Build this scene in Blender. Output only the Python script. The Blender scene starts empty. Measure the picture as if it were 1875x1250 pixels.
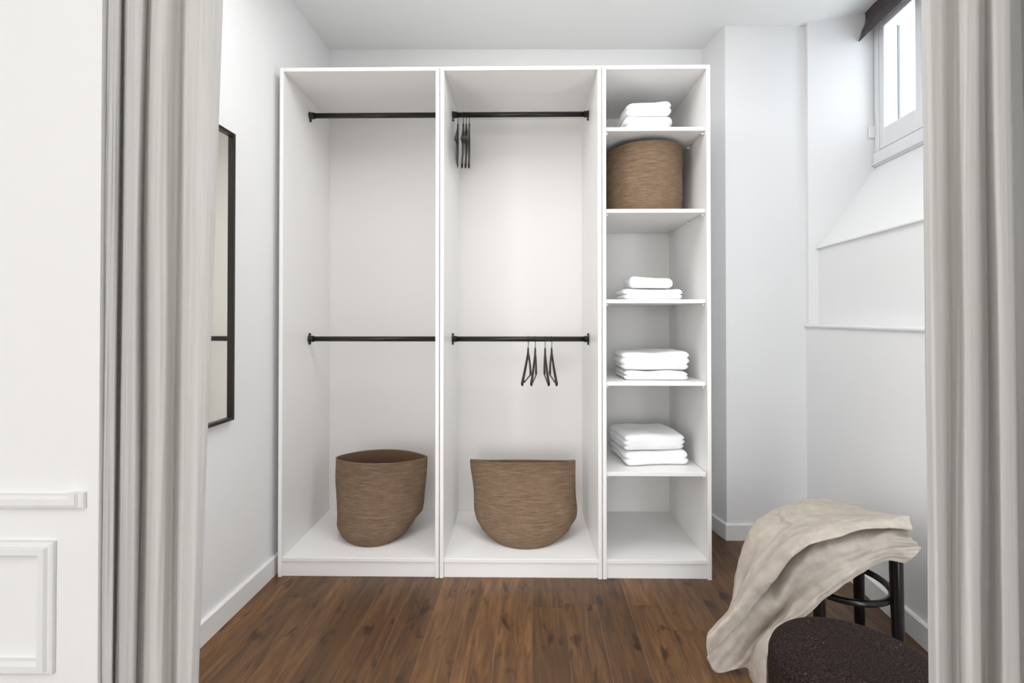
import bpy, bmesh, math, random
from mathutils import Vector, Matrix, noise
random.seed(7)
sc = bpy.context.scene
C = sc.collection

# ------------------------------------------------------------------ camera
F, CXP, CAMZ, PITCH, HOR = 887.0, 937.5, 1.197, math.radians(0.5), 582.0
PY = HOR - F * math.tan(PITCH)
cam = bpy.data.cameras.new('camera'); cam.sensor_width = 36.0
cam.lens = 36.0 * F / 1875.0
cam.shift_y = -(625.0 - PY) / 1875.0
cam.clip_start = 0.05
camo = bpy.data.objects.new('camera', cam); C.objects.link(camo)
camo.location = (0, 0, CAMZ); camo.rotation_euler = (math.radians(90) + PITCH, 0, 0)
sc.camera = camo

def at(px, py, Y):
    """the point of the place seen at pixel (px, py) at depth Y"""
    v = -(py - PY) / F
    ry = math.cos(PITCH) - v * math.sin(PITCH); rz = math.sin(PITCH) + v * math.cos(PITCH)
    t = Y / ry
    return Vector(((px - CXP) / F * t, Y, CAMZ + rz * t))

# ------------------------------------------------------------------ light
w = bpy.data.worlds.new('world'); sc.world = w; w.use_nodes = True
bg = w.node_tree.nodes['Background']; bg.inputs[0].default_value = (0.90, 0.955, 1.0, 1); bg.inputs[1].default_value = 3.2

def area(name, loc, target, sx, sy, power, col):
    l = bpy.data.lights.new(name, 'AREA'); l.shape = 'RECTANGLE'; l.size = sx; l.size_y = sy
    l.energy = power; l.color = col
    o = bpy.data.objects.new(name, l); C.objects.link(o); o.location = loc
    o.rotation_euler = (Vector(target) - Vector(loc)).to_track_quat('-Z', 'Y').to_euler()
    return o
area('room_window_light', (-0.85, -6.4, 1.25), (0.3, 2.2, 1.0), 2.9, 2.3, 108, (0.95, 0.98, 1.0))
area('room_top_fill', (-0.2, -1.3, 2.76), (-0.2, -1.29, 0.0), 2.4, 2.0, 23, (0.95, 0.98, 1.0))  # added overhead fill, out of view, brightens partition and curtains
area('alcove_top_fill', (0.1, 1.45, 2.74), (0.1, 1.60, 0.0), 1.8, 0.9, 17, (0.985, 0.99, 1.0))  # added fill without a fixture, lifts the light inside the alcove
# added fill lights, not real fixtures, behind the partition either side of the opening
area('alcove_side_fill', (-1.04, 0.90, 0.95), (1.05, 2.1, 0.85), 0.24, 1.8, 8.5, (0.985, 0.99, 1.0))
area('alcove_side_fill', (1.20, 0.90, 0.95), (-0.1, 2.4, 0.9), 0.36, 1.8, 7.4, (0.84, 0.92, 1.0))
po = area('window_portal', (2.04, 2.235, 2.38), (1.04, 2.34, 2.38), 0.80, 0.84, 1, (1, 1, 1))
po.data.cycles.is_portal = True

sc.view_settings.view_transform = 'Standard'
sc.view_settings.look = 'None'
sc.view_settings.gamma = 1.0
sc.view_settings.use_curve_mapping = False
sc.view_settings.exposure = 0.42

# ------------------------------------------------------------------ helpers
def link(name, me, mat=None, parent=None):
    o = bpy.data.objects.new(name, me); C.objects.link(o)
    if mat is not None and not me.materials: me.materials.append(mat)
    if parent: o.parent = parent
    return o

def mesh(name, verts, faces, smooth=False):
    me = bpy.data.meshes.new(name); me.from_pydata([tuple(v) for v in verts], [], faces); me.update()
    if smooth:
        for p in me.polygons: p.use_smooth = True
    return me

def fix(me):
    bm = bmesh.new(); bm.from_mesh(me); bmesh.ops.recalc_face_normals(bm, faces=bm.faces); bm.to_mesh(me); bm.free()
    return me

def box_me(name, lo, hi, bevel=0.0, seg=1):
    bm = bmesh.new(); bmesh.ops.create_cube(bm, size=1.0)
    for v in bm.verts:
        v.co = Vector([lo[i] + (v.co[i] + 0.5) * (hi[i] - lo[i]) for i in range(3)])
    if bevel: bmesh.ops.bevel(bm, geom=list(bm.edges), offset=bevel, segments=seg, profile=0.5, affect='EDGES')
    me = bpy.data.meshes.new(name); bm.to_mesh(me); bm.free()
    return me

def box(name, lo, hi, mat, parent=None, bevel=0.0012, seg=1):
    return link(name, box_me(name, lo, hi, bevel, seg), mat, parent)

def prism(name, poly, z0, z1, mat, parent=None):
    """a horizontal outline raised from z0 to z1"""
    n = len(poly)
    v = [(x, y, z0) for x, y in poly] + [(x, y, z1) for x, y in poly]
    f = [tuple(range(n))[::-1], tuple(range(n, 2 * n))] + [(i, (i + 1) % n, n + (i + 1) % n, n + i) for i in range(n)]
    return link(name, fix(mesh(name, v, f)), mat, parent)

def tube_me(name, pts, rad, seg=12, closed=False):
    pts = [Vector(p) for p in pts]; n = len(pts)
    if not hasattr(rad, '__len__'): rad = [rad] * n
    V, Fc = [], []
    up = None
    for i, p in enumerate(pts):
        a = pts[i - 1] if (i > 0 or closed) else p
        b = pts[(i + 1) % n] if (i < n - 1 or closed) else p
        t = (b - a).normalized()
        if up is None:
            up = Vector((0, 0, 1)) if abs(t.z) < 0.9 else Vector((1, 0, 0))
        s = t.cross(up).normalized(); up = s.cross(t).normalized()
        for k in range(seg):
            a_ = 2 * math.pi * k / seg
            V.append(p + (s * math.cos(a_) + up * math.sin(a_)) * rad[i])
    m = n if closed else n - 1
    for i in range(m):
        for k in range(seg):
            i2 = (i + 1) % n
            Fc.append((i * seg + k, i * seg + (k + 1) % seg, i2 * seg + (k + 1) % seg, i2 * seg + k))
    if not closed:
        Fc.append(tuple(range(seg))); Fc.append(tuple(range((n - 1) * seg, n * seg)))
    me = fix(mesh(name, V, Fc))
    for p in me.polygons: p.use_smooth = len(p.vertices) == 4
    return me

def lathe_me(name, prof, seg=48, smooth=True):
    V, Fc = [], []
    for r, z in prof:
        for k in range(seg):
            a = 2 * math.pi * k / seg; V.append((r * math.cos(a), r * math.sin(a), z))
    for i in range(len(prof) - 1):
        for k in range(seg):
            Fc.append((i * seg + k, i * seg + (k + 1) % seg, (i + 1) * seg + (k + 1) % seg, (i + 1) * seg + k))
    Fc.append(tuple(range(seg))); Fc.append(tuple(range((len(prof) - 1) * seg, len(prof) * seg)))
    return fix(mesh(name, V, Fc, smooth))

def tag(o, label=None, cat=None, group=None, kind=None):
    if label: o['label'] = label
    if cat: o['category'] = cat
    if group: o['group'] = group
    if kind: o['kind'] = kind
    return o

def thing(name, label, cat, loc=(0, 0, 0), rz=0.0, group=None, kind=None):
    o = bpy.data.objects.new(name, None); C.objects.link(o); o.location = loc; o.rotation_euler = (0, 0, rz)
    o.empty_display_size = 0.05
    return tag(o, label, cat, group, kind)

def copy_tree(o, parent=None):
    c = o.copy(); C.objects.link(c); c.parent = parent
    for ch in list(o.children): copy_tree(ch, c)
    return c

def cr(p0, p1, p2, p3, t):
    return 0.5 * ((2 * p1) + (p2 - p0) * t + (2 * p0 - 5 * p1 + 4 * p2 - p3) * t * t + (3 * p1 - p0 - 3 * p2 + p3) * t ** 3)

def spline(vals, n):
    out = []; m = len(vals) - 1
    for i in range(n):
        s = i / (n - 1) * m; k = min(int(s), m - 1); t = s - k
        out.append(cr(vals[max(k - 1, 0)], vals[k], vals[k + 1], vals[min(k + 2, m)], t))
    return out

# ------------------------------------------------------------------ materials
def mat(name, col, rough=0.6, metal=0.0, bump=None, var=None, spec=0.5, sheen=0.0):
    m = bpy.data.materials.new(name); m.use_nodes = True
    nt = m.node_tree; b = nt.nodes['Principled BSDF']
    b.inputs['Base Color'].default_value = (*col, 1); b.inputs['Roughness'].default_value = rough
    b.inputs['Metallic'].default_value = metal; b.inputs['Specular IOR Level'].default_value = spec
    if sheen: b.inputs['Sheen Weight'].default_value = sheen
    tc = nt.nodes.new('ShaderNodeTexCoord')
    if var:   # (scale, amount): faint mottling of the colour itself
        n = nt.nodes.new('ShaderNodeTexNoise'); n.inputs['Scale'].default_value = var[0]; n.inputs['Detail'].default_value = 4
        nt.links.new(tc.outputs['Object'], n.inputs['Vector'])
        mx = nt.nodes.new('ShaderNodeMix'); mx.data_type = 'RGBA'
        mx.inputs[6].default_value = (*[c * (1 - var[1]) for c in col], 1); mx.inputs[7].default_value = (*[min(1, c * (1 + var[1])) for c in col], 1)
        nt.links.new(n.outputs['Fac'], mx.inputs[0]); nt.links.new(mx.outputs[2], b.inputs['Base Color'])
    if bump:  # (scale, strength, distance)
        n = nt.nodes.new('ShaderNodeTexNoise'); n.inputs['Scale'].default_value = bump[0]; n.inputs['Detail'].default_value = 3
        nt.links.new(tc.outputs['Object'], n.inputs['Vector'])
        bp = nt.nodes.new('ShaderNodeBump'); bp.inputs['Strength'].default_value = bump[1]; bp.inputs['Distance'].default_value = bump[2]
        nt.links.new(n.outputs['Fac'], bp.inputs['Height']); nt.links.new(bp.outputs['Normal'], b.inputs['Normal'])
    return m

M = {}
M['wall'] = mat('white_plaster', (0.88, 0.88, 0.878), 0.7, bump=(220, 0.08, 0.001), var=(3, 0.012))
M['ceiling'] = mat('ceiling_paint', (0.87, 0.87, 0.86), 0.8, bump=(180, 0.06, 0.001))
M['trim'] = mat('white_trim_paint', (0.85, 0.85, 0.84), 0.35, bump=(60, 0.03, 0.001))
M['melamine'] = mat('white_melamine', (0.89, 0.877, 0.858), 0.38, bump=(400, 0.03, 0.0005))
M['back'] = mat('wardrobe_back_board', (0.825, 0.805, 0.785), 0.8, spec=0.2)
M['black_metal'] = mat('black_lacquered_steel', (0.022, 0.019, 0.016), 0.32, metal=0.3)
M['chrome'] = mat('dark_wire', (0.05, 0.045, 0.04), 0.25, metal=0.9)
M['black_wood'] = mat('black_stained_wood', (0.018, 0.014, 0.013), 0.38, bump=(90, 0.1, 0.001))
M['lacquer'] = mat('black_bentwood_lacquer', (0.008, 0.008, 0.008), 0.22)
M['window'] = mat('window_paint', (0.84, 0.85, 0.86), 0.3)
M['gap'] = mat('window_gasket', (0.25, 0.27, 0.28), 0.6)
M['blind'] = mat('brown_blind_fabric', (0.055, 0.040, 0.043), 0.45, bump=(35, 0.4, 0.004), var=(14, 0.35))
M['towel'] = mat('white_terry', (0.93, 0.93, 0.93), 0.95, bump=(420, 0.5, 0.002), sheen=0.2)
M['pin'] = mat('white_plastic', (0.85, 0.85, 0.83), 0.35)

# mirror glass
m = M['mirror'] = bpy.data.materials.new('mirror_glass'); m.use_nodes = True
b = m.node_tree.nodes['Principled BSDF']; b.inputs['Metallic'].default_value = 1.0; b.inputs['Roughness'].default_value = 0.015
b.inputs['Base Color'].default_value = (0.93, 0.915, 0.85, 1)

# window pane: clear thin glass
m = M['pane'] = bpy.data.materials.new('clear_pane'); m.use_nodes = True; nt = m.node_tree
nt.nodes.remove(nt.nodes['Principled BSDF']); out = nt.nodes['Material Output']
tr = nt.nodes.new('ShaderNodeBsdfTransparent'); tr.inputs[0].default_value = (0.97, 0.985, 1, 1)
gl = nt.nodes.new('ShaderNodeBsdfGlossy'); gl.inputs['Roughness'].default_value = 0.02
mx = nt.nodes.new('ShaderNodeMixShader'); mx.inputs[0].default_value = 0.05
nt.links.new(tr.outputs[0], mx.inputs[1]); nt.links.new(gl.outputs[0], mx.inputs[2])
nt.links.new(mx.outputs[0], out.inputs[0])

def ramp(nt, stops):
    r = nt.nodes.new('ShaderNodeValToRGB'); e = r.color_ramp.elements
    while len(e) < len(stops): e.new(0.5)
    for k, (p, c) in enumerate(stops): e[k].position = p; e[k].color = (*c, 1)
    return r

# floor boards: smoked oak, every board with its own tone and grain
def wood_floor():
    m = bpy.data.materials.new('smoked_oak'); m.use_nodes = True; nt = m.node_tree; L = nt.links.new
    b = nt.nodes['Principled BSDF']
    tc = nt.nodes.new('ShaderNodeTexCoord'); oi = nt.nodes.new('ShaderNodeObjectInfo')
    off = nt.nodes.new('ShaderNodeVectorMath'); off.operation = 'MULTIPLY_ADD'
    comb = nt.nodes.new('ShaderNodeCombineXYZ'); L(oi.outputs['Random'], comb.inputs[0]); L(oi.outputs['Random'], comb.inputs[1]); L(oi.outputs['Random'], comb.inputs[2])
    L(comb.outputs[0], off.inputs[0]); off.inputs[1].default_value = (31, 57, 17); L(tc.outputs['Object'], off.inputs[2])
    mp = nt.nodes.new('ShaderNodeMapping'); mp.inputs['Scale'].default_value = (13, 1.3, 1); L(off.outputs[0], mp.inputs['Vector'])
    n1 = nt.nodes.new('ShaderNodeTexNoise'); n1.inputs['Scale'].default_value = 2.2; n1.inputs['Detail'].default_value = 8; n1.inputs['Roughness'].default_value = 0.62; n1.inputs['Distortion'].default_value = 0.9
    L(mp.outputs[0], n1.inputs['Vector'])
    mp2 = nt.nodes.new('ShaderNodeMapping'); mp2.inputs['Scale'].default_value = (90, 3.2, 1); L(off.outputs[0], mp2.inputs['Vector'])
    n2 = nt.nodes.new('ShaderNodeTexNoise'); n2.inputs['Scale'].default_value = 2.0; n2.inputs['Detail'].default_value = 4; L(mp2.outputs[0], n2.inputs['Vector'])
    r1 = ramp(nt, [(0.24, (0.052, 0.023, 0.009)), (0.5, (0.126, 0.059, 0.021)), (0.76, (0.228, 0.117, 0.042))]); L(n1.outputs['Fac'], r1.inputs[0])
    # fine pores
    r2 = ramp(nt, [(0.30, (0.62, 0.60, 0.58)), (0.55, (1.0, 1.0, 1.0))]); L(n2.outputs['Fac'], r2.inputs[0])
    mu = nt.nodes.new('ShaderNodeMix'); mu.data_type = 'RGBA'; mu.blend_type = 'MULTIPLY'; mu.inputs[0].default_value = 0.8
    L(r1.outputs[0], mu.inputs[6]); L(r2.outputs[0], mu.inputs[7])
    # knots and dark smoke marks
    mp3 = nt.nodes.new('ShaderNodeMapping'); mp3.inputs['Scale'].default_value = (19, 8, 1); L(off.outputs[0], mp3.inputs['Vector'])
    n3 = nt.nodes.new('ShaderNodeTexNoise'); n3.inputs['Scale'].default_value = 1.0; n3.inputs['Detail'].default_value = 2; n3.inputs['Distortion'].default_value = 0.35
    L(mp3.outputs[0], n3.inputs['Vector'])
    r3 = ramp(nt, [(0.605, (1, 1, 1)), (0.715, (0.30, 0.25, 0.22))]); L(n3.outputs['Fac'], r3.inputs[0])
    mk = nt.nodes.new('ShaderNodeMix'); mk.data_type = 'RGBA'; mk.blend_type = 'MULTIPLY'; mk.inputs[0].default_value = 1.0
    L(mu.outputs[2], mk.inputs[6]); L(r3.outputs[0], mk.inputs[7])
    # tone of each board
    r4 = ramp(nt, [(0.0, (0.72, 0.70, 0.70)), (0.5, (1.0, 0.98, 0.95)), (1.0, (1.30, 1.24, 1.12))]); L(oi.outputs['Random'], r4.inputs[0])
    mt = nt.nodes.new('ShaderNodeMix'); mt.data_type = 'RGBA'; mt.blend_type = 'MULTIPLY'; mt.inputs[0].default_value = 1.0
    L(mk.outputs[2], mt.inputs[6]); L(r4.outputs[0], mt.inputs[7]); L(mt.outputs[2], b.inputs['Base Color'])
    b.inputs['Roughness'].default_value = 0.42
    bp = nt.nodes.new('ShaderNodeBump'); bp.inputs['Strength'].default_value = 0.25; bp.inputs['Distance'].default_value = 0.001
    L(n2.outputs['Fac'], bp.inputs['Height']); L(bp.outputs['Normal'], b.inputs['Normal'])
    return m
M['floor'] = wood_floor()
M['subfloor'] = mat('pale_joint_filler', (0.26, 0.17, 0.10), 0.8)

def rope():
    m = bpy.data.materials.new('coiled_jute'); m.use_nodes = True; nt = m.node_tree; L = nt.links.new
    b = nt.nodes['Principled BSDF']; tc = nt.nodes.new('ShaderNodeTexCoord')
    mp = nt.nodes.new('ShaderNodeMapping'); mp.inputs['Scale'].default_value = (16, 16, 330); L(tc.outputs['Object'], mp.inputs['Vector'])
    n = nt.nodes.new('ShaderNodeTexNoise'); n.inputs['Scale'].default_value = 1.0; n.inputs['Detail'].default_value = 2; L(mp.outputs[0], n.inputs['Vector'])
    r = ramp(nt, [(0.25, (0.165, 0.106, 0.066)), (0.5, (0.232, 0.157, 0.103)), (0.75, (0.315, 0.225, 0.152))]); L(n.outputs['Fac'], r.inputs[0])
    # the coils: one turn of cord every 6 mm, a dark line where two turns meet
    w_ = nt.nodes.new('ShaderNodeTexWave'); w_.wave_type = 'BANDS'; w_.bands_direction = 'Z'; w_.wave_profile = 'SIN'
    w_.inputs['Scale'].default_value = 52; w_.inputs['Distortion'].default_value = 0.6; w_.inputs['Detail Scale'].default_value = 0.4; L(tc.outputs['Object'], w_.inputs['Vector'])
    rw = ramp(nt, [(0.0, (0.70, 0.67, 0.64)), (0.45, (1, 1, 1))]); L(w_.outputs['Fac'], rw.inputs[0])
    n2 = nt.nodes.new('ShaderNodeTexNoise'); n2.inputs['Scale'].default_value = 170; L(tc.outputs['Object'], n2.inputs['Vector'])
    r2 = ramp(nt, [(0.35, (0.80, 0.78, 0.76)), (0.6, (1, 1, 1))]); L(n2.outputs['Fac'], r2.inputs[0])
    mu = nt.nodes.new('ShaderNodeMix'); mu.data_type = 'RGBA'; mu.blend_type = 'MULTIPLY'; mu.inputs[0].default_value = 0.8
    L(r.outputs[0], mu.inputs[6]); L(r2.outputs[0], mu.inputs[7])
    m2 = nt.nodes.new('ShaderNodeMix'); m2.data_type = 'RGBA'; m2.blend_type = 'MULTIPLY'; m2.inputs[0].default_value = 0.85
    L(mu.outputs[2], m2.inputs[6]); L(rw.outputs[0], m2.inputs[7]); L(m2.outputs[2], b.inputs['Base Color'])
    b.inputs['Roughness'].default_value = 0.9; b.inputs['Specular IOR Level'].default_value = 0.2
    bp = nt.nodes.new('ShaderNodeBump'); bp.inputs['Strength'].default_value = 0.4; bp.inputs['Distance'].default_value = 0.002
    L(w_.outputs['Fac'], bp.inputs['Height']); L(bp.outputs['Normal'], b.inputs['Normal'])
    return m
M['rope'] = rope()
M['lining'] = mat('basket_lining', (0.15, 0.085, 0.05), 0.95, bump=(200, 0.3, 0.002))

def linen(name, c0, c1, transl, sx=60, sz=1.2, trc=None):
    m = bpy.data.materials.new(name); m.use_nodes = True; nt = m.node_tree; L = nt.links.new
    b = nt.nodes['Principled BSDF']; out = nt.nodes['Material Output']; tc = nt.nodes.new('ShaderNodeTexCoord')
    mp = nt.nodes.new('ShaderNodeMapping'); mp.inputs['Scale'].default_value = (sx, sx, sz); L(tc.outputs['Object'], mp.inputs['Vector'])
    n = nt.nodes.new('ShaderNodeTexNoise'); n.inputs['Scale'].default_value = 1.0; n.inputs['Detail'].default_value = 6; n.inputs['Roughness'].default_value = 0.65; L(mp.outputs[0], n.inputs['Vector'])
    r = ramp(nt, [(0.3, c0), (0.7, c1)]); L(n.outputs['Fac'], r.inputs[0]); L(r.outputs[0], b.inputs['Base Color'])
    b.inputs['Roughness'].default_value = 0.9; b.inputs['Specular IOR Level'].default_value = 0.15
    w1 = nt.nodes.new('ShaderNodeTexNoise'); w1.inputs['Scale'].default_value = 600; L(tc.outputs['Object'], w1.inputs['Vector'])
    n5 = nt.nodes.new('ShaderNodeTexNoise'); n5.inputs['Scale'].default_value = 22; n5.inputs['Detail'].default_value = 4; n5.inputs['Distortion'].default_value = 0.6; L(tc.outputs['Object'], n5.inputs['Vector'])
    b1 = nt.nodes.new('ShaderNodeBump'); b1.inputs['Strength'].default_value = 0.25; b1.inputs['Distance'].default_value = 0.0008; L(w1.outputs['Fac'], b1.inputs['Height'])
    b2 = nt.nodes.new('ShaderNodeBump'); b2.inputs['Strength'].default_value = 0.35; b2.inputs['Distance'].default_value = 0.006; L(n5.outputs['Fac'], b2.inputs['Height']); L(b1.outputs['Normal'], b2.inputs['Normal'])
    L(b2.outputs['Normal'], b.inputs['Normal'])
    if transl:
        t = nt.nodes.new('ShaderNodeBsdfTranslucent'); L(r.outputs[0], t.inputs[0]); L(b2.outputs['Normal'], t.inputs['Normal'])
        mx = nt.nodes.new('ShaderNodeMixShader'); mx.inputs[0].default_value = transl
        L(b.outputs[0], mx.inputs[1]); L(t.outputs[0], mx.inputs[2]); L(mx.outputs[0], out.inputs[0])
    return m
M['curtain'] = linen('sheer_linen', (0.80, 0.785, 0.765), (0.89, 0.88, 0.865), 0.42)
M['throw'] = linen('oatmeal_linen', (0.50, 0.435, 0.365), (0.645, 0.575, 0.500), 0.10, 25, 25)

def boucle():
    m = bpy.data.materials.new('brown_boucle'); m.use_nodes = True; nt = m.node_tree; L = nt.links.new
    b = nt.nodes['Principled BSDF']; tc = nt.nodes.new('ShaderNodeTexCoord')
    v = nt.nodes.new('ShaderNodeTexVoronoi'); v.inputs['Scale'].default_value = 380; L(tc.outputs['Object'], v.inputs['Vector'])
    n = nt.nodes.new('ShaderNodeTexNoise'); n.inputs['Scale'].default_value = 300; n.inputs['Detail'].default_value = 3; L(tc.outputs['Object'], n.inputs['Vector'])
    r = ramp(nt, [(0.32, (0.009, 0.006, 0.006)), (0.55, (0.032, 0.021, 0.019)), (0.72, (0.085, 0.060, 0.047))]); L(n.outputs['Fac'], r.inputs[0])
    vs = nt.nodes.new('ShaderNodeTexVoronoi'); vs.inputs['Scale'].default_value = 34; L(tc.outputs['Object'], vs.inputs['Vector'])
    rs = ramp(nt, [(0.035, (0.6, 0.58, 0.55)), (0.05, (0, 0, 0))]); L(vs.outputs['Distance'], rs.inputs[0])
    ad = nt.nodes.new('ShaderNodeMix'); ad.data_type = 'RGBA'; ad.blend_type = 'ADD'; ad.inputs[0].default_value = 0.5
    L(r.outputs[0], ad.inputs[6]); L(rs.outputs[0], ad.inputs[7]); L(ad.outputs[2], b.inputs['Base Color'])
    b.inputs['Roughness'].default_value = 0.95; b.inputs['Specular IOR Level'].default_value = 0.1
    bp = nt.nodes.new('ShaderNodeBump'); bp.inputs['Strength'].default_value = 0.9; bp.inputs['Distance'].default_value = 0.003
    L(v.outputs['Distance'], bp.inputs['Height']); L(bp.outputs['Normal'], b.inputs['Normal'])
    return m
M['boucle'] = boucle()

# ------------------------------------------------------------------ the room
H = 2.79                       # ceiling
YB = 2.86                      # back wall
YC = 2.63                      # face of the chase
def lwx(Y): return -1.143 + 0.055 * (Y - 1.787)
YF0, YF1 = 0.74, 0.86          # partition with the curtained opening
S = lambda o: tag(o, kind='structure')

floor = S(prism('floor', [(-2.4, -6.8), (2.4, -6.8), (2.4, 3.0), (-2.4, 3.0)], -0.05, -0.0010, M['subfloor']))
FA = math.atan(36.5 / F); PW = 0.134
lens = [1.45, 1.2, 0.95]
pm = []
for Ln in lens:
    me = box_me('plank', (0, -Ln, -0.014), (PW - 0.0014, 0, 0), 0.0005); me.materials.append(M['floor']); pm.append(me)
ca, sa = math.cos(-FA), math.sin(-FA)
for k in range(-10, 12):
    y = 3.0 - random.random() * 0.9
    first = True
    while y > 0.5:
        q = random.randrange(3)
        yy = y + (lens[q] if first else 0)
        if first:
            yy = y + lens[q] - (1.0 if lens[q] > 1.0 else 0.6); yy = min(yy, 3.0); first = False
        x0 = k * PW + 0.0005
        wx, wy = ca * x0 - sa * yy, sa * x0 + ca * yy
        if wx < 1.75 and wx > -1.40:
            o = link('plank', pm[q], None, floor); o.location = (wx, wy, 0); o.rotation_euler = (0, 0, -FA)
        y = yy - lens[q] - 0.0009

ceiling = S(prism('ceiling', [(-2.4, -6.8), (2.4, -6.8), (2.4, 1.0), (1.435, 1.0), (1.597, YC), (1.597, 3.0), (-2.4, 3.0)], H, H + 0.06, M['ceiling']))
S(prism('wall_back', [(-1.35, YB), (1.3, YB), (1.3, 3.0), (-1.35, 3.0)], 0, H, M['wall']))
S(prism('wall_left', [(lwx(YF1), YF1), (lwx(3.0), 3.0), (-1.35, 3.0), (-1.35, YF1)], 0, H, M['wall']))
chase = S(prism('wall_chase', [(1.127, YB), (1.162, YC), (1.597, YC), (1.597, 3.0), (1.127, 3.0)], 0, H, M['wall']))
S(prism('wall_front_left', [(-2.3, YF0), (-0.6295, YF0), (-0.6295, YF1), (-2.3, YF1)], 0, H, M['wall']))
S(prism('wall_front_right', [(0.875, YF0), (2.3, YF0), (2.3, YF1), (0.875, YF1)], 0, H, M['wall']))

# the room the camera stands in
S(prism('wall_room_left', [(-2.4, -6.6), (-2.3, -6.6), (-2.3, YF0), (-2.4, YF0)], 0, H, M['wall']))
S(prism('wall_room_right', [(2.3, -6.6), (2.4, -6.6), (2.4, YF0), (2.3, YF0)], 0, H, M['wall']))
S(prism('wall_room_back', [(-2.4, -6.8), (2.4, -6.8), (2.4, -6.6), (-2.4, -6.6)], 0, H, M['wall']))

# right wall with its window recess; local axes: x outwards, -y towards the camera
RA = -math.atan(0.105); P0 = (1.597, YC, 0)
def rloc(o): o.location = P0; o.rotation_euler = (0, 0, RA); return o
def rbox(name, u0, u1, v0, v1, z0, z1, mt, parent=None, bevel=0.0):
    return box(name, (v0, -u1, z0), (v1, -u0, z1), mt, parent, bevel)
LZ = 1.157; UA, UB, UE = 0.03, 1.15, 1.80
wr = S(rloc(rbox('wall_right', -0.35, UE, 0, 0.435, 0, LZ - 0.012, M['wall'])))
rbox('pier', -0.35, UA, 0, 0.435, LZ - 0.012, H + 0.06, M['wall'], wr)
rbox('pier', UB, UE, 0, 0.435, LZ - 0.012, H + 0.06, M['wall'], wr)
def rprism(name, prof, u0, u1, mt, parent):
    n = len(prof)
    v = [(x, -u0, z) for x, z in prof] + [(x, -u1, z) for x, z in prof]
    f = [tuple(range(n)), tuple(range(n, 2 * n))[::-1]] + [(i, (i + 1) % n, n + (i + 1) % n, n + i) for i in range(n)]
    return link(name, fix(mesh(name, v, f)), mt, parent)
rprism('sloping_sill', [(0.05, LZ - 0.012), (0.05, 1.578), (0.34, 2.0), (0.435, 2.0), (0.435, LZ - 0.012)], UA, UB, M['wall'], wr)
rprism('sill_edge', [(0.036, 1.5665), (0.036, 1.5725), (0.055, 1.5985), (0.055, 1.5665)], UA + 0.002, UB, M['wall'], wr)
rprism('recess_soffit', [(0.0, H), (0.435, H + 0.045), (0.435, H + 0.06), (0.0, H + 0.06)], UA, UB, M['ceiling'], wr)
WU0, WU1, WZ0, WZ1 = 0.035, 0.70, 2.0, 2.765
rbox('lintel', UA, UB, 0.36, 0.435, WZ1, H + 0.06, M['wall'], wr)
rbox('pier', WU1, UB, 0.36, 0.435, WZ0, WZ1, M['wall'], wr)
# rounded ledge at the foot of the recess
prof = [(0.06, LZ - 0.012), (-0.004, LZ - 0.012), (-0.010, LZ - 0.008), (-0.012, LZ - 0.002), (-0.010, LZ + 0.004), (-0.004, LZ + 0.008), (0.06, LZ + 0.008)]
led = S(rloc(rprism('trim_1', prof, 0.006, UE, M['trim'], None)))

# window: fixed frame, three narrow casements
win = S(thing('window_1', None, None, P0, RA))
fx0, fx1 = 0.33, 0.43
def fr_part(name, u0, u1, z0, z1, v0=fx0, v1=fx1, mt='window', par=win, bev=0.003):
    return rbox(name, u0, u1, v0, v1, z0, z1, M[mt], par, bev)
fr_part('frame_stile', WU0, WU0 + 0.032, WZ0 + 0.07, WZ1)
fr_part('frame_stile', WU1 - 0.032, WU1, WZ0 + 0.07, WZ1)
fr_part('frame_rail', WU0, WU1, WZ1 - 0.025, WZ1)
fr_part('window_sill', WU0 - 0.003, WU1, WZ0 - 0.004, WZ0 + 0.070, 0.324)
fr_part('gasket', WU0 + 0.006, WU1 - 0.004, WZ0 + 0.069, WZ0 + 0.077, 0.334, 0.36, mt='gap', bev=0)
fr_part('sill_moulding', WU0 - 0.003, WU1, WZ0 + 0.002, WZ0 + 0.012, 0.312, 0.323)
cw = (WU1 - WU0 - 0.064) / 2
for k in range(2):
    a = WU0 + 0.032 + k * cw; b_ = a + cw - 0.002
    ca_ = fr_part('casement', a, a + 0.038, WZ0 + 0.075, WZ1 - 0.027, 0.335, 0.425)
    fr_part('stile', b_ - 0.038, b_, WZ0 + 0.075, WZ1 - 0.027, 0.335, 0.425, par=ca_)
    fr_part('bottom_rail', a + 0.038, b_ - 0.038, WZ0 + 0.075, WZ0 + 0.180, 0.335, 0.425, par=ca_)
    fr_part('top_rail', a + 0.038, b_ - 0.038, WZ1 - 0.062, WZ1 - 0.027, 0.335, 0.425, par=ca_)
    fr_part('gasket', a + 0.034, a + 0.042, WZ0 + 0.175, WZ1 - 0.06, 0.402, 0.412, mt='gap', par=ca_, bev=0)
    fr_part('pane', a + 0.036, b_ - 0.036, WZ0 + 0.175, WZ1 - 0.06, 0.405, 0.409, mt='pane', par=ca_, bev=0)
fr_part('hinge', WU0 - 0.003, WU0 + 0.006, WZ0 + 0.15, WZ0 + 0.215, 0.300, 0.334)

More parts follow.
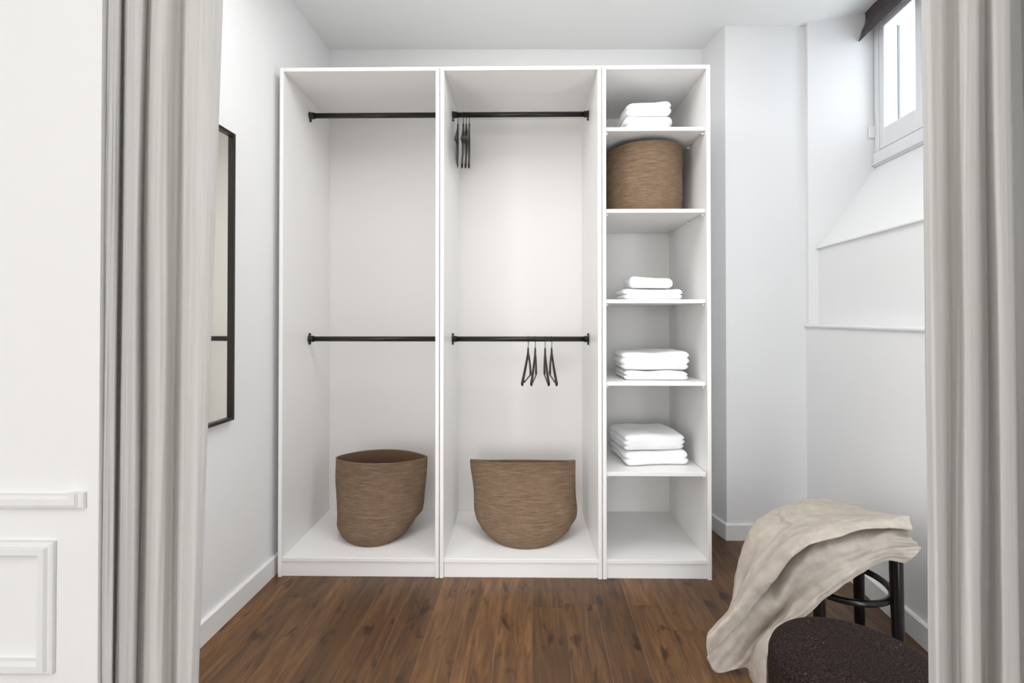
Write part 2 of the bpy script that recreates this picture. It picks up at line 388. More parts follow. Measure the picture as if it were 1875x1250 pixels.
# baseboards
BH, BT = 0.088, 0.014
def base(name, pts, nrm):
    """a skirting board along a wall line with a small top chamfer"""
    a, b2 = Vector((*pts[0], 0)), Vector((*pts[1], 0)); n = Vector((*nrm, 0)).normalized()
    pr = [(0, 0), (BT, 0), (BT, BH - 0.006), (BT - 0.006, BH), (0, BH)]
    v = [p + n * d + Vector((0, 0, z)) for p in (a, b2) for d, z in pr]; k = len(pr)
    f = [tuple(range(k)), tuple(range(k, 2 * k))[::-1]] + [(i, (i + 1) % k, k + (i + 1) % k, k + i) for i in range(k)]
    return S(link(name, fix(mesh(name, v, f)), M['trim']))
base('baseboard_left', [(lwx(YF1) + 0.0005, YF1), (lwx(YB) + 0.0005, YB)], (1, -0.055))
base('baseboard_chase_side', [(1.127, YB), (1.162, YC)], (-1, -0.15))
base('baseboard_chase_front', [(1.162 - 0.012, YC - 0.0005), (1.597, YC - 0.0005)], (0, -1))
q = Vector((1.597, YC, 0)); uu = Vector((-0.105, -1, 0)).normalized()
e = q + uu * UE
base('baseboard_right', [(q.x, q.y), (e.x, e.y)], (-1, 0.105))

# mouldings on the partition, left of the opening
def moulding(name, pts, prof, closed=False):
    """profile (d towards the camera, s across) swept along points in the X-Z plane of the partition"""
    V, Fc = [], []; n = len(pts); k = len(prof)
    for i, p in enumerate(pts):
        p = Vector(p)
        def dirn(a, b): return (Vector(b) - Vector(a)).normalized()
        d1 = dirn(pts[i - 1], p) if (i > 0 or closed) else dirn(p, pts[i + 1])
        d2 = dirn(p, pts[(i + 1) % n]) if (i < n - 1 or closed) else d1
        n1, n2 = Vector((-d1.y, d1.x)), Vector((-d2.y, d2.x)); nn = (n1 + n2); nn = nn / max(nn.dot(n1), 1e-6)
        for d, s in prof:
            V.append((p.x + nn.x * s, YF0 - d, p.y + nn.y * s))
    mloop = n if closed else n - 1
    for i in range(mloop):
        for j in range(k):
            Fc.append((i * k + j, i * k + (j + 1) % k, ((i + 1) % n) * k + (j + 1) % k, ((i + 1) % n) * k + j))
    if not closed: Fc.append(tuple(range(k))); Fc.append(tuple(range((n - 1) * k, n * k)))
    return S(link(name, fix(mesh(name, V, Fc)), M['trim']))
z_of = lambda py: at(0, py, YF0).z
x_of = lambda px: at(px, 600, YF0).x
pr = [(0.0005, 0), (0.006, 0), (0.008, 0.003), (0.008, 0.006), (0.013, 0.008), (0.013, 0.017), (0.007, 0.021), (0.0005, 0.021)]
moulding('trim_2', [(-1.6, z_of(929)), (x_of(161), z_of(929)), (x_of(161), z_of(900))], pr)
moulding('trim_3', [(-1.25, z_of(1230)), (x_of(107), z_of(1230)), (x_of(107), z_of(989)), (-1.25, z_of(989))], pr, True)

# ------------------------------------------------------------------ wardrobe: three units side by side
WA = math.radians(-0.8); W0 = Vector((-1.085, 2.25, 0)); WH, WD, T = 2.364, 0.58, 0.018
def wp(x, y, z): return W0 + Matrix.Rotation(WA, 3, 'Z') @ Vector((x, y, z))
BZ = 0.088                     # top of the bottom board
def unit(x0, wd, label):
    u = thing('wardrobe_unit', label, 'wardrobe', wp(x0, 0, 0), WA, 'open white wardrobe units along the back wall')
    u0, u1 = 0.0015, wd - 0.0015
    box('side_panel', (u0, 0, 0), (u0 + T, WD, WH), M['melamine'], u)
    box('side_panel', (u1 - T, 0, 0), (u1, WD, WH), M['melamine'], u)
    box('top_panel', (u0 + T, 0.0, WH - T), (u1 - T, WD, WH), M['melamine'], u)
    box('bottom_panel', (u0 + T, 0.004, BZ - T), (u1 - T, WD - 0.02, BZ), M['melamine'], u)
    box('plinth', (u0 + T, 0.010, 0.0), (u1 - T, 0.026, BZ - T - 0.0015), M['melamine'], u)
    box('back_panel', (u0 + T, WD - 0.018, BZ - 0.004), (u1 - T, WD - 0.012, WH - T), M['back'], u, 0)
    return u
U1 = unit(0.0, 0.75, 'white open wardrobe unit nearest the mirror, two rails and one basket inside')
U2 = unit(0.75, 0.75, 'middle white open wardrobe unit, two rails with black hangers')
U3 = unit(1.5, 0.50, 'narrow white wardrobe unit with five shelves of towels and a basket')
RY, ZR1, ZR2, RR = 0.285, 2.258, 1.088, 0.0135
def rail(u, z, drop):
    a, b2 = 0.0015 + T, 0.75 - 0.0015 - T
    r = link('clothes_rail', tube_me('clothes_rail', [(a + 0.004, RY, z), (b2 - 0.004, RY, z)], RR, 20), M['black_metal'], u)
    for x, s in ((a, 1), (b2, -1)):
        V = [(x + 0.0003 * s, RY, z), (x + 0.005 * s, RY, z), (x + 0.0051 * s, RY, z), (x + 0.024 * s, RY, z)]
        f = link('rail_socket', tube_me('rail_socket', V, [0.020, 0.020, 0.0172, 0.0165], 20), M['black_metal'], r)
        me = f.data
        bm = bmesh.new(); bm.from_mesh(me)
        lugs = [(0.0, -0.027)] if drop else [(0.0, 0.024), (0.0, -0.024)]
        for dy, dz in lugs:
            g = bmesh.ops.create_cone(bm, cap_ends=True, segments=12, radius1=0.0065, radius2=0.0065, depth=0.006,
                                      matrix=Matrix.Translation((x + 0.0033 * s, RY + dy, z + dz)) @ Matrix.Rotation(math.pi / 2, 4, 'Y'))
            g = bmesh.ops.create_cube(bm, size=1.0, matrix=Matrix.Translation((x + 0.0033 * s, RY + dy, z + dz * 0.6)) @ Matrix.Diagonal((0.006, 0.013, abs(dz) * 0.8, 1)))
            g = bmesh.ops.create_cone(bm, cap_ends=True, segments=10, radius1=0.0045, radius2=0.004, depth=0.004,
                                      matrix=Matrix.Translation((x + 0.008 * s, RY + dy, z + dz)) @ Matrix.Rotation(math.pi / 2, 4, 'Y'))
        bm.to_mesh(me); bm.free()
for u in (U1, U2): rail(u, ZR1, True); rail(u, ZR2, False)
SH = [2.082, 1.702, 1.283, 0.902, 0.486]
for z in SH:
    sh = box('shelf', (0.0015 + T + 0.002, 0.012, z - T), (0.4985 - T - 0.002, WD - 0.022, z), M['melamine'], U3)
    for yy in (0.03, 0.225, 0.50):
        for x, s in ((0.4985 - T, -1), (0.0015 + T, 1)):
            link('shelf_pin', tube_me('shelf_pin', [(x - 0.0002 * -s, yy, z - T - 0.0068), (x + 0.013 * s, yy, z - T - 0.0068)], 0.0065, 10), M['pin'], sh)

# ------------------------------------------------------------------ wall mirror
MA = math.atan(0.055)
my1, my0 = 1.945, 1.545
mz0, mz1 = 0.790, 1.936
mir = thing('wall_mirror', 'tall mirror in a thin black frame on the left wall', 'mirror', (lwx(my1) + 0.0008, my1, mz0), -MA)
ml = (my1 - my0); mh = mz1 - mz0; fw = 0.013
box('frame_stile', (0, -fw, 0), (0.022, 0, mh), M['black_metal'], mir, 0.0008)
box('frame_stile', (0, -ml, 0), (0.022, -ml + fw, mh), M['black_metal'], mir, 0.0008)
box('frame_rail', (0, -ml + fw, 0), (0.022, -fw, fw), M['black_metal'], mir, 0.0008)
box('frame_rail', (0, -ml + fw, mh - fw), (0.022, -fw, mh), M['black_metal'], mir, 0.0008)
box('mirror_glass', (0.002, -ml + fw, fw), (0.010, -fw, mh - fw), M['mirror'], mir, 0)

# ------------------------------------------------------------------ baskets
def basket(name, label, loc, rz, h, fa, fb, foff, rim_dz=None, ex=1.0, dent=0.0, thick=0.006):
    """fa/fb: half width and half depth at height t, foff: sideways and depthwise drift, rim_dz: extra height of the rim round the opening"""
    bt = thing(name, label, 'basket', loc, rz, 'woven jute baskets in the wardrobe')
    seg, rows = 120, 46
    def P(t, k, inset):
        a_ = 2 * math.pi * k / seg
        c, s = math.cos(a_), math.sin(a_)
        A, B = fa(t, c) - inset, max(fb(t, s) - inset, 0.0025)
        e_ = 1 + (ex - 1) * t
        ox, oy = foff(t)
        x = A * c + ox; y = B * math.copysign(abs(s) ** e_, s) + oy
        z = h * t + (rim_dz(c, s) * t ** 3 if rim_dz else 0)
        nz = noise.noise(Vector((c * 1.6 + loc[0] * 9, s * 1.6, t * 2.6)))
        x += nz * dent * c * min(1, t * 4); y += nz * dent * math.copysign(1, s) * min(1, t * 4) * (1 - t ** 4)
        return Vector((x, y, z))
    def shell(inset, flip, z_base, tmax=1.0):
        V, Fc = [], []
        ts = [0.0] + [0.006 + (tmax - 0.006) * (i / rows) for i in range(rows + 1)]
        for i, t in enumerate(ts):
            for k in range(seg):
                p = P(t, k, inset)
                if i == 0:
                    p = Vector((foff(0)[0] + (p.x - foff(0)[0]) * 0.93, foff(0)[1] + (p.y - foff(0)[1]) * 0.93, p.z))
                p.z += z_base * (1 - t)
                V.append(p)
        n = len(ts)
        for i in range(n - 1):
            for k in range(seg):
                q = (i * seg + k, i * seg + (k + 1) % seg, (i + 1) * seg + (k + 1) % seg, (i + 1) * seg + k)
                Fc.append(q[::-1] if flip else q)
        Fc.append(tuple(range(seg)) if flip else tuple(range(seg))[::-1])
        return V, Fc
    V, Fc = shell(0, False, 0)
    link('woven_wall', mesh('woven_wall', V, Fc, True), M['rope'], bt)
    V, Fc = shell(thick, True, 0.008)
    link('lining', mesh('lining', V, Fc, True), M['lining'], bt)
    ring = [(P(1.0, k, thick * 0.5)) for k in range(seg)]
    link('rim', tube_me('rim', ring, thick * 0.55, 8, True), M['rope'], bt)
    return bt
sm = lambda t: t * t * (3 - 2 * t)
# left unit: squeezed to a lens at the mouth, one bulge cut in low on the right
def lerp_tab(tab, t):
    for (t0, a0), (t1, a1) in zip(tab, tab[1:]):
        if t <= t1: k = (t - t0) / (t1 - t0); return a0 + (a1 - a0) * (k * k * (3 - 2 * k) * 0.5 + k * 0.5)
    return tab[-1][1]
def fa1(t, c):
    lft = lerp_tab([(0, 0.165), (0.06, 0.192), (0.16, 0.212), (0.5, 0.224), (1, 0.236)], t)
    rgt = lerp_tab([(0, 0.125), (0.08, 0.165), (0.18, 0.190), (0.30, 0.226), (0.42, 0.232), (1, 0.236)], t)
    return lft + (rgt - lft) * (0.5 + 0.5 * c)
def fb1(t, s): return 0.168 + 0.022 * min(1, t / 0.12) - 0.104 * sm(t)
p = at(676, 1003, 2.335)
basket('jute_basket', 'brown woven basket with a gaping mouth in the unit beside the mirror', (p.x - 0.002, 2.52, BZ + 0.0005), 0.03, 0.388, fa1, fb1,
       lambda t: (-0.006 + 0.016 * t, 0.01 * t - 0.015 * t * t), lambda c, s: -0.010 * abs(s) * (s < 0) + 0.016 * (s > 0) * s * s, 1.35, 0.006)
# middle unit: pressed flat, wide mouth
def fa2(t, c):
    lft = lerp_tab([(0, 0.172), (0.05, 0.202), (0.12, 0.228), (0.24, 0.250), (0.36, 0.258), (1, 0.268)], t)
    rgt = lerp_tab([(0, 0.172), (0.05, 0.202), (0.12, 0.232), (0.26, 0.264), (0.36, 0.270), (1, 0.264)], t)
    return lft + (rgt - lft) * (0.5 + 0.5 * c)
def fb2(t, s): return 0.175 + 0.015 * min(1, t / 0.12) - 0.174 * sm(min(1, t * 1.02))
p = at(964, 1006, 2.32)
basket('jute_basket', 'wide flattened brown basket in the middle wardrobe unit', (p.x, 2.505, BZ + 0.0005), -0.02, 0.372, fa2, fb2,
       lambda t: (-0.012 * t, -0.02 * t), lambda c, s: 0.006 * (s > 0) * abs(s) + 0.010 * abs(c) ** 6, 1.5, 0.008)
# upper shelf: full round
def fa3(t, c): return 0.176 + 0.012 * min(1, t / 0.15) + 0.004 * t
def fb3(t, s): return 0.176 + 0.012 * min(1, t / 0.15) + 0.002 * t
basket('jute_basket', 'round brown woven basket standing on the shelf among the towels', (0.6745, 2.478, SH[1] + 0.0005), 0.4, 0.338, fa3, fb3,
       lambda t: (0, 0), lambda c, s: -0.006 * c * c, 1.0, 0.006)

# ------------------------------------------------------------------ towels
def towel(label, cx, yf, z0, wd, dp, h, rz=0.0, tilt=0.0, seed=0, layers=2, sag=0.0):
    """a folded towel: rounded slab, layers showing on its left, right and back edges"""
    nx, ny, nz = 22, 22, 10
    bm = bmesh.new(); idx = {}
    def vtx(i, j, k):
        if (i, j, k) in idx: return idx[(i, j, k)]
        hx, hy, hz = wd / 2, dp / 2, h / 2
        px, py, pz = (i / nx * 2 - 1) * hx, (j / ny * 2 - 1) * hy, (k / nz * 2 - 1) * hz
        r = min(h * 0.46, 0.03)
        qx, qy, qz = max(-hx + r, min(hx - r, px)), max(-hy + r, min(hy - r, py)), max(-hz + r, min(hz - r, pz))
        d = Vector((px - qx, py - qy, pz - qz))
        if d.length > 1e-9: d = d.normalized() * r
        v = Vector((qx, qy, qz)) + d
        # the folded-in edges
        side = max(0, (abs(px) / hx - 0.80) / 0.20)
        backw = max(0, (py / hy - 0.7) / 0.3)
        g = 0
        for l in range(1, layers):
            zc = -hz + h * l / layers
            g += math.exp(-((v.z - zc) / (h * 0.07)) ** 2)
        v.x -= math.copysign(1, px) * side * g * 0.014
        v.y -= backw * g * 0.014
        nn = Vector((v.x * 9 + seed * 3.7, v.y * 9, v.z * 12 + seed))
        a = noise.noise_vector(nn)
        v += Vector((a.x * 0.011, a.y * 0.010, a.z * 0.006 * (1 if pz > 0 else 0.2)))
        if pz > 0: v.z += sag * (1 - (px / hx) ** 2) * 0.5 - sag * 0.5
        v.z += tilt * v.x * (0.5 + 0.5 * pz / hz)
        v.z = max(v.z, -hz)
        idx[(i, j, k)] = bm.verts.new(v + Vector((0, 0, hz)))
        return idx[(i, j, k)]
    for i in range(nx):
        for j in range(ny):
            bm.faces.new([vtx(i, j, 0), vtx(i, j + 1, 0), vtx(i + 1, j + 1, 0), vtx(i + 1, j, 0)])
            bm.faces.new([vtx(i, j, nz), vtx(i + 1, j, nz), vtx(i + 1, j + 1, nz), vtx(i, j + 1, nz)])
    for i in range(nx):
        for k in range(nz):
            bm.faces.new([vtx(i, 0, k), vtx(i + 1, 0, k), vtx(i + 1, 0, k + 1), vtx(i, 0, k + 1)])
            bm.faces.new([vtx(i, ny, k), vtx(i, ny, k + 1), vtx(i + 1, ny, k + 1), vtx(i + 1, ny, k)])
    for j in range(ny):
        for k in range(nz):
            bm.faces.new([vtx(0, j, k), vtx(0, j, k + 1), vtx(0, j + 1, k + 1), vtx(0, j + 1, k)])
            bm.faces.new([vtx(nx, j, k), vtx(nx, j + 1, k), vtx(nx, j + 1, k + 1), vtx(nx, j, k + 1)])
    me = bpy.data.meshes.new('folded_towel'); bm.to_mesh(me); bm.free()
    for q in me.polygons: q.use_smooth = True
    o = link('folded_towel', me, M['towel'])
    o.location = (cx, yf + dp / 2, z0 + 0.0006); o.rotation_euler = (0, 0, rz)
    return tag(o, label, 'towel', 'white folded towels on the shelves')
def px2x(px, Y): return (px - CXP) / F * Y
def stack(shelf, yf, specs):
    z = SH[shelf]
    for (x0, x1, h, dp, rz, tilt, seed, layers, lab) in specs:
        a, b2 = px2x(x0, yf + 0.03), px2x(x1, yf + 0.03)
        towel(lab, (a + b2) / 2, yf, z, b2 - a, dp, h, rz, tilt, seed, layers); z += h + 0.003
stack(0, 2.315, [(1142, 1232, 0.088, 0.30, 0.0, 0.0, 1, 2, 'lower white towel on the topmost shelf, above the basket'),
                 (1143, 1228, 0.066, 0.28, 0.03, 0.07, 2, 2, 'upper white towel on the topmost shelf, above the basket')])
stack(2, 2.32, [(1141, 1249, 0.054, 0.26, 0.0, 0.0, 3, 2, 'lower white towel of the thin pile on the third shelf'),
                (1155, 1231, 0.052, 0.22, -0.02, -0.05, 4, 1, 'small upper white towel of the thin pile on the third shelf')])
stack(3, 2.285, [(1143, 1258, 0.045, 0.30, -0.04, 0.0, 5, 2, 'thin lower white towel on the fourth shelf'),
                 (1138, 1263, 0.082, 0.29, -0.05, 0.03, 6, 3, 'thick upper white towel on the fourth shelf')])
stack(4, 2.325, [(1138, 1256, 0.070, 0.29, 0.07, 0.0, 7, 2, 'lower white towel on the lowest shelf'),
                 (1134, 1251, 0.076, 0.28, 0.09, -0.02, 8, 3, 'upper white towel on the lowest shelf')])

# ------------------------------------------------------------------ hangers
def make_hanger():
    h = thing('clothes_hanger', 'x', 'hanger')
    # hook: loops over the rail (origin = rail centre), then the stem
    R_, zc = 0.0215, RR + 0.0016 - 0.0215
    pts = []
    for k in range(17):
        a_ = math.radians(205 - k * (205 + 62) / 16)
        pts.append((0, R_ * math.cos(a_), zc + R_ * math.sin(a_)))
    pts += [(0, 0.0035, zc - R_ - 0.006), (0, 0.0, zc - R_ - 0.014), (0, 0, -0.064)]
    link('hook', tube_me('hook', pts, 0.0017, 8), M['chrome'], h)
    # contoured wooden arms
    V, Fc = [], []; n = 33
    for i in range(n):
        s = i / (n - 1) * 2 - 1; a_ = abs(s)
        y = 0.212 * s
        z = -0.074 - 0.128 * a_ ** 1.12 + (0.014 if a_ < 0.06 else 0)
        x = -0.007 * a_ ** 2
        hh = 0.019 * (1 - 0.25 * a_); ww = 0.0050 + 0.0016 * a_ ** 2
        for k in range(10):
            q = 2 * math.pi * k / 10
            V.append((x + ww * math.cos(q), y, z + hh * math.sin(q)))
    for i in range(n - 1):
        for k in range(10):
            Fc.append((i * 10 + k, i * 10 + (k + 1) % 10, (i + 1) * 10 + (k + 1) % 10, (i + 1) * 10 + k))
    Fc.append(tuple(range(10))); Fc.append(tuple(range((n - 1) * 10, n * 10)))
    link('shoulder_arms', fix(mesh('shoulder_arms', V, Fc, True)), M['black_wood'], h)
    link('trouser_bar', tube_me('trouser_bar', [(-0.005, -0.170, -0.178), (-0.005, -0.166, -0.200), (-0.004, -0.15, -0.205), (-0.004, 0.15, -0.205), (-0.005, 0.166, -0.200), (-0.005, 0.170, -0.178)], 0.0040, 8), M['black_wood'], h)
    return h
hp = make_hanger(); used = False
def hang(px, z, rz, label, group, flip=False):
    global used
    o = copy_tree(hp) if used else hp
    used = True
    x = None
    # position along the rail of the middle unit
    lx = 0.0
    for _ in range(4):
        pw = wp(0.75 + lx, RY, z); lx += (px - (CXP + pw.x / pw.y * F)) * pw.y / F
    o.location = wp(0.75 + lx, RY, z); o.rotation_euler = (0, 0, WA + math.radians(rz) + (math.pi if flip else 0))
    tag(o, label, 'hanger', group)
g1, g2 = 'black hangers at the end of the upper rail', 'black hangers on the lower rail'
hang(838, ZR1, 6.4, 'black hanger on the upper rail, alone beside the left panel', g1)
hang(848, ZR1, 6.6, 'black hanger on the upper rail, first of the tight cluster of three', g1)
hang(853.5, ZR1, 5.4, 'black hanger on the upper rail, middle of the tight cluster of three', g1)
hang(859, ZR1, 4.6, 'black hanger on the upper rail, last of the tight cluster of three', g1)
hang(967, ZR2, -6.8, 'black hanger on the lower rail, leftmost of four', g2)
hang(980, ZR2, -5.0, 'black hanger on the lower rail, second of four from the left', g2)
hang(998, ZR2, -0.4, 'black hanger on the lower rail, third of four from the left', g2, True)
hang(1010, ZR2, 0.6, 'black hanger on the lower rail, nearest the right panel', g2, True)

# ------------------------------------------------------------------ roman blind above the window
bl = thing('window_blind', 'dark brown fabric blind pulled up above the small window', 'blind', P0, RA)
V, Fc = [], []; nu, nz = 60, 14
for i in range(nu + 1):
    for j in range(nz + 1):
        u = 0.034 + 0.70 * i / nu; t = j / nz
        z = 2.822 - 0.150 * t
        v = 0.285 - 0.035 * t ** 3 + 0.004 * math.sin(t * 7) + 0.004 * noise.noise(Vector((u * 14, t * 3, 0)))
        V.append((v, -u, z))
for i in range(nu):
    for j in range(nz):
        a = i * (nz + 1) + j; Fc.append((a, a + 1, a + nz + 2, a + nz + 1))
o = link('blind_fabric', mesh('blind_fabric', V, Fc, True), M['blind'], bl)
md = o.modifiers.new('thickness', 'SOLIDIFY'); md.thickness = 0.006
rbox('headrail', 0.036, 0.73, 0.298, 0.322, 2.775, 2.818, M['window'], bl, 0.002)

# ------------------------------------------------------------------ curtains
def curtain(label, ctrl, nu, seed, hem_lo=0.012, ztop=2.74):
    """ctrl: (pixel column high up, pixel column low down, depth) of successive fold crests and valleys"""
    tops = spline([c[0] for c in ctrl], nu); bots = spline([c[1] for c in ctrl], nu); deps = spline([c[2] for c in ctrl], nu)
    nz_ = 110; V, Fc = [], []
    for i in range(nu):
        for j in range(nz_):
            z = hem_lo + (ztop - hem_lo) * j / (nz_ - 1)
            s = i / (nu - 1)
            Y = deps[i] + 0.006 * noise.noise(Vector((s * 16 + seed, z * 1.1, 2.0))) + 0.0022 * noise.noise(Vector((s * 60, z * 3.5, seed)))
            py = HOR - (z - CAMZ) * F / Y
            k = max(-0.25, min(1.15, py / 1250.0))
            px = tops[i] * (1 - k) + bots[i] * k
            px += 7.0 * noise.noise(Vector((s * 7 + seed * 2, z * 1.6, 5.0))) * math.sin(math.pi * s)
            x = (px - CXP) / F * Y
            if x < 0: x = max(x, -0.6270)
            V.append((x, Y, z))
    for i in range(nu - 1):
        for j in range(nz_ - 1):
            a = i * nz_ + j; Fc.append((a, a + nz_, a + nz_ + 1, a + 1))
    o = link('linen_curtain', mesh('linen_curtain', V, Fc, True), M['curtain'])
    md = o.modifiers.new('thickness', 'SOLIDIFY'); md.thickness = 0.0012; md.offset = 0
    return tag(o, label, 'curtain', 'linen curtains either side of the opening')
curtain('gathered pale linen curtain beside the panelled white wall, in front of the mirror',
        [(195, 184, 0.749), (204, 192, 0.7445), (214, 207, 0.7475), (219, 211, 0.760), (222, 214, 0.777), (226, 218, 0.762), (240, 232, 0.756), (256, 246, 0.762),
         (264, 251, 0.790), (269, 256, 0.815), (274, 262, 0.785), (290, 280, 0.768), (310, 300, 0.775), (322, 312, 0.795), (332, 322, 0.812), (344, 332, 0.800),
         (365, 345, 0.782), (390, 358, 0.785), (405, 367, 0.800)], 190, 1.3)
curtain('gathered pale linen curtain at the right edge, in front of the round stool',
        [(1692, 1696, 0.806), (1704, 1710, 0.780), (1720, 1722, 0.796), (1736, 1738, 0.815), (1752, 1750, 0.785), (1772, 1768, 0.766), (1790, 1786, 0.780),
         (1801, 1794, 0.812), (1808, 1802, 0.835), (1814, 1812, 0.812), (1824, 1824, 0.770), (1840, 1846, 0.772), (1851, 1860, 0.800), (1858, 1866, 0.838), (1874, 1880, 0.838), (1886, 1892, 0.79), (1900, 1904, 0.80)], 170, 4.1)

# ------------------------------------------------------------------ bentwood stool under the throw
ST = Vector((1.20, 1.78, 0)); ZS = 0.452
st = thing('bentwood_stool', 'black bentwood stool hidden under a beige linen throw', 'stool', ST)
link('seat', lathe_me('seat', [(0.10, ZS - 0.032), (0.174, ZS - 0.032), (0.184, ZS - 0.026), (0.186, ZS - 0.012), (0.182, ZS - 0.003), (0.170, ZS), (0.10, ZS - 0.004)]), M['lacquer'], st)
for dx, dy in ((0.10, -0.14), (0.14, 0.10), (-0.10, 0.14), (-0.14, -0.10)):
    pts, rad = [], []
    for k in range(13):
        t = k / 12; z = (ZS - 0.03) * (1 - t)
        f = 0.97 + 0.03 * t + 0.035 * t ** 3
        pts.append((dx * f, dy * f, z)); rad.append(0.0205 - 0.003 * t)
    link('leg', tube_me('leg', pts, rad, 16), M['lacquer'], st)
ring = [(0.150 * math.cos(2 * math.pi * k / 48), 0.150 * math.sin(2 * math.pi * k / 48), 0.240) for k in range(48)]
link('ring_brace', tube_me('ring_brace', ring, 0.0115, 10, True), M['lacquer'], st)

# ------------------------------------------------------------------ linen throw
LINES = [
 [(1650, 964, 1.7), (1602, 950, 1.83), (1548, 932, 1.95), (1492, 923, 2.0), (1432, 939, 1.98), (1388, 972, 1.93), (1362, 1027, 1.89), (1350, 1082, 1.85), (1345, 1130, 1.82)],
 [(1652, 951, 1.665), (1600, 937, 1.8), (1545, 920, 1.92), (1490, 913, 1.965), (1430, 928, 1.94), (1382, 960, 1.89), (1357, 1015, 1.85), (1345, 1072, 1.81), (1338, 1125, 1.77)],
 [(1655, 946, 1.625), (1610, 942, 1.7), (1550, 940, 1.785), (1490, 941, 1.82), (1440, 956, 1.8), (1398, 986, 1.77), (1372, 1035, 1.75), (1356, 1085, 1.73), (1322, 1138, 1.7)],
 [(1658, 946, 1.6), (1608, 946, 1.635), (1547, 951, 1.665), (1486, 960, 1.685), (1438, 980, 1.7), (1398, 1018, 1.7), (1368, 1062, 1.69), (1338, 1112, 1.67), (1300, 1156, 1.65)],
 [(1664, 948, 1.563), (1606, 950, 1.578), (1545, 960, 1.593), (1484, 974, 1.603), (1440, 1000, 1.613), (1403, 1038, 1.618), (1374, 1078, 1.618), (1337, 1126, 1.623), (1296, 1170, 1.623)],
 [(1670, 971, 1.54), (1602, 966, 1.535), (1540, 981, 1.54), (1482, 998, 1.55), (1446, 1024, 1.565), (1416, 1065, 1.58), (1386, 1098, 1.605), (1346, 1148, 1.622), (1297, 1200, 1.632)],
 [(1662, 961, 1.63), (1600, 951, 1.63), (1538, 965, 1.635), (1479, 982, 1.645), (1441, 1008, 1.66), (1410, 1051, 1.675), (1378, 1092, 1.64), (1344, 1145, 1.64), (1298, 1212, 1.636)],
 [(1668, 984, 1.555), (1604, 980, 1.568), (1542, 996, 1.572), (1488, 1015, 1.58), (1455, 1045, 1.592), (1432, 1085, 1.606), (1404, 1122, 1.62), (1362, 1174, 1.63), (1316, 1232, 1.633)],
 [(1680, 997, 1.545), (1622, 998, 1.562), (1558, 1016, 1.575), (1508, 1036, 1.585), (1474, 1066, 1.6), (1446, 1102, 1.615), (1413, 1136, 1.63), (1382, 1180, 1.635), (1366, 1221, 1.632)],
 [(1684, 1004, 1.535), (1628, 1010, 1.548), (1574, 1030, 1.555), (1522, 1058, 1.56), (1486, 1086, 1.57), (1448, 1120, 1.585), (1412, 1146, 1.605), (1378, 1192, 1.625), (1376, 1245, 1.612)],
 [(1672, 1018, 1.535), (1624, 1020, 1.545), (1578, 1038, 1.55), (1528, 1069, 1.552), (1494, 1098, 1.556), (1452, 1130, 1.56), (1412, 1152, 1.57), (1390, 1196, 1.58), (1388, 1255, 1.575)],
 [(1656, 1031, 1.545), (1620, 1027, 1.552), (1580, 1045, 1.553), (1532, 1079, 1.553), (1500, 1109, 1.556), (1455, 1138, 1.558), (1420, 1158, 1.558), (1406, 1200, 1.56), (1402, 1258, 1.56)],
]
rows = [[at(*p) for p in L_] for L_ in LINES]
nU, nV = 110, 100
rs = [spline(r, nU) for r in rows]
V, Fc = [], []
cpos = Vector((0, 0, CAMZ))
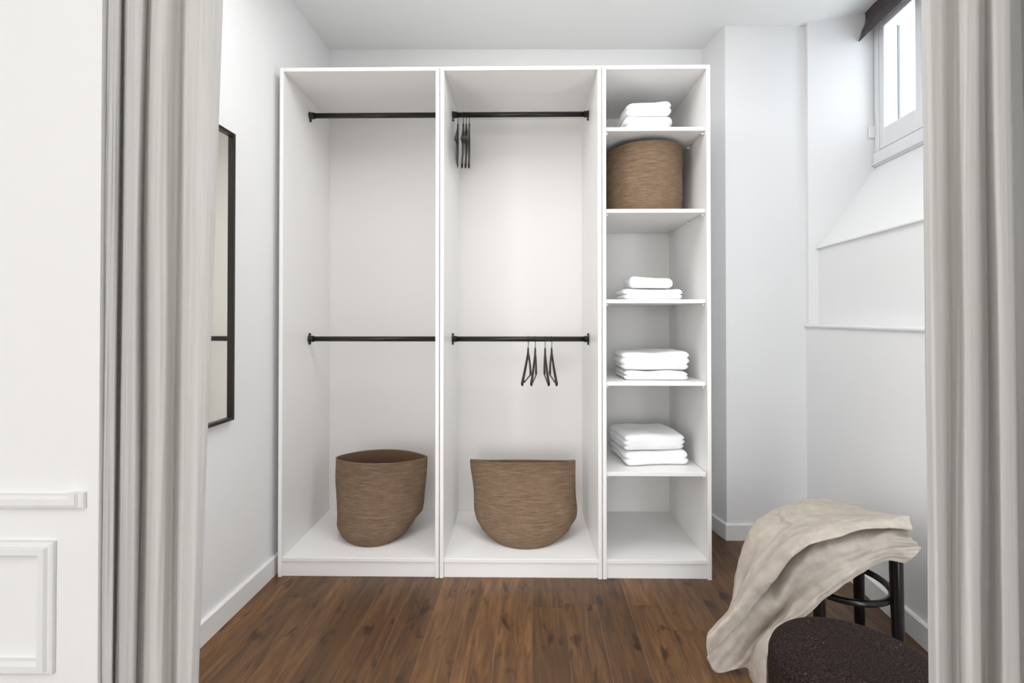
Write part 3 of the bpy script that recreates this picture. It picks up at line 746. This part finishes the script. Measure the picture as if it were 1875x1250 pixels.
for i in range(nU):
    col = spline([r[i] for r in rs], nV)
    for j, p in enumerate(col):
        u, v = i / nU, j / nV
        a = noise.noise_vector(p * 12.0) * 0.005 + noise.noise_vector(p * 30.0) * 0.002
        rg = 1 - 2 * abs(noise.noise(Vector((v * 9 + 1.7, u * 3.2, 6.0)))) ; rg2 = 1 - 2 * abs(noise.noise(p * 9.0 + Vector((4, 1, 7))))
        wr_ = 0.010 * max(0, rg) ** 3 + 0.006 * max(0, rg2) ** 4 + 0.006 * noise.noise(Vector((v * 15, u * 4.5, 3.0))) + 0.003 * noise.noise(Vector((v * 34, u * 9, 8.0)))
        q = p + a + Vector((-0.4, -0.7, 0.6)) * wr_
        q.z = max(q.z, 0.005)
        # the cloth rests on the stool, never inside its seat
        for _ in range(40):
            d = Vector((q.x - ST.x, q.y - ST.y)).length
            if d < 0.194 and ZS - 0.04 < q.z < ZS + 0.005: q = q + (cpos - q).normalized() * 0.006
            else: break
        V.append(q)
for i in range(nU - 1):
    for j in range(nV - 1):
        a = i * nV + j; Fc.append((a, a + 1, a + nV + 1, a + nV))
o = link('linen_throw', mesh('linen_throw', V, Fc, True), M['throw'])
md = o.modifiers.new('thickness', 'SOLIDIFY'); md.thickness = 0.004; md.offset = 0
tag(o, 'crumpled beige linen throw draped over the black stool and trailing to the floor', 'throw')

# ------------------------------------------------------------------ upholstered stool in the foreground
us = thing('upholstered_stool', 'round stool with a dark brown speckled fabric seat in the lower right corner', 'stool', (0.757, 1.062, 0))
R_, zt = 0.176, 0.453
prof = [(0.05, zt - 0.118), (R_ - 0.012, zt - 0.118), (R_ - 0.003, zt - 0.112), (R_, zt - 0.10), (R_ + 0.001, zt - 0.06), (R_, zt - 0.028), (R_ - 0.004, zt - 0.016), (R_ - 0.011, zt - 0.008), (R_ - 0.024, zt - 0.003), (R_ - 0.05, zt), (R_ - 0.10, zt + 0.003), (0.03, zt + 0.004), (0.004, zt + 0.004)]
link('cushion', lathe_me('cushion', prof, 72), M['boucle'], us)
link('seat_ring', lathe_me('seat_ring', [(0.10, zt - 0.142), (R_ - 0.012, zt - 0.142), (R_ - 0.008, zt - 0.136), (R_ - 0.008, zt - 0.1185), (0.10, zt - 0.1185)], 48), M['lacquer'], us)
for k in range(4):
    a = math.radians(45 + 90 * k)
    link('leg', tube_me('leg', [(0.135 * math.cos(a), 0.135 * math.sin(a), zt - 0.1425), (0.165 * math.cos(a), 0.165 * math.sin(a), 0.0)], [0.017, 0.014], 14), M['lacquer'], us)
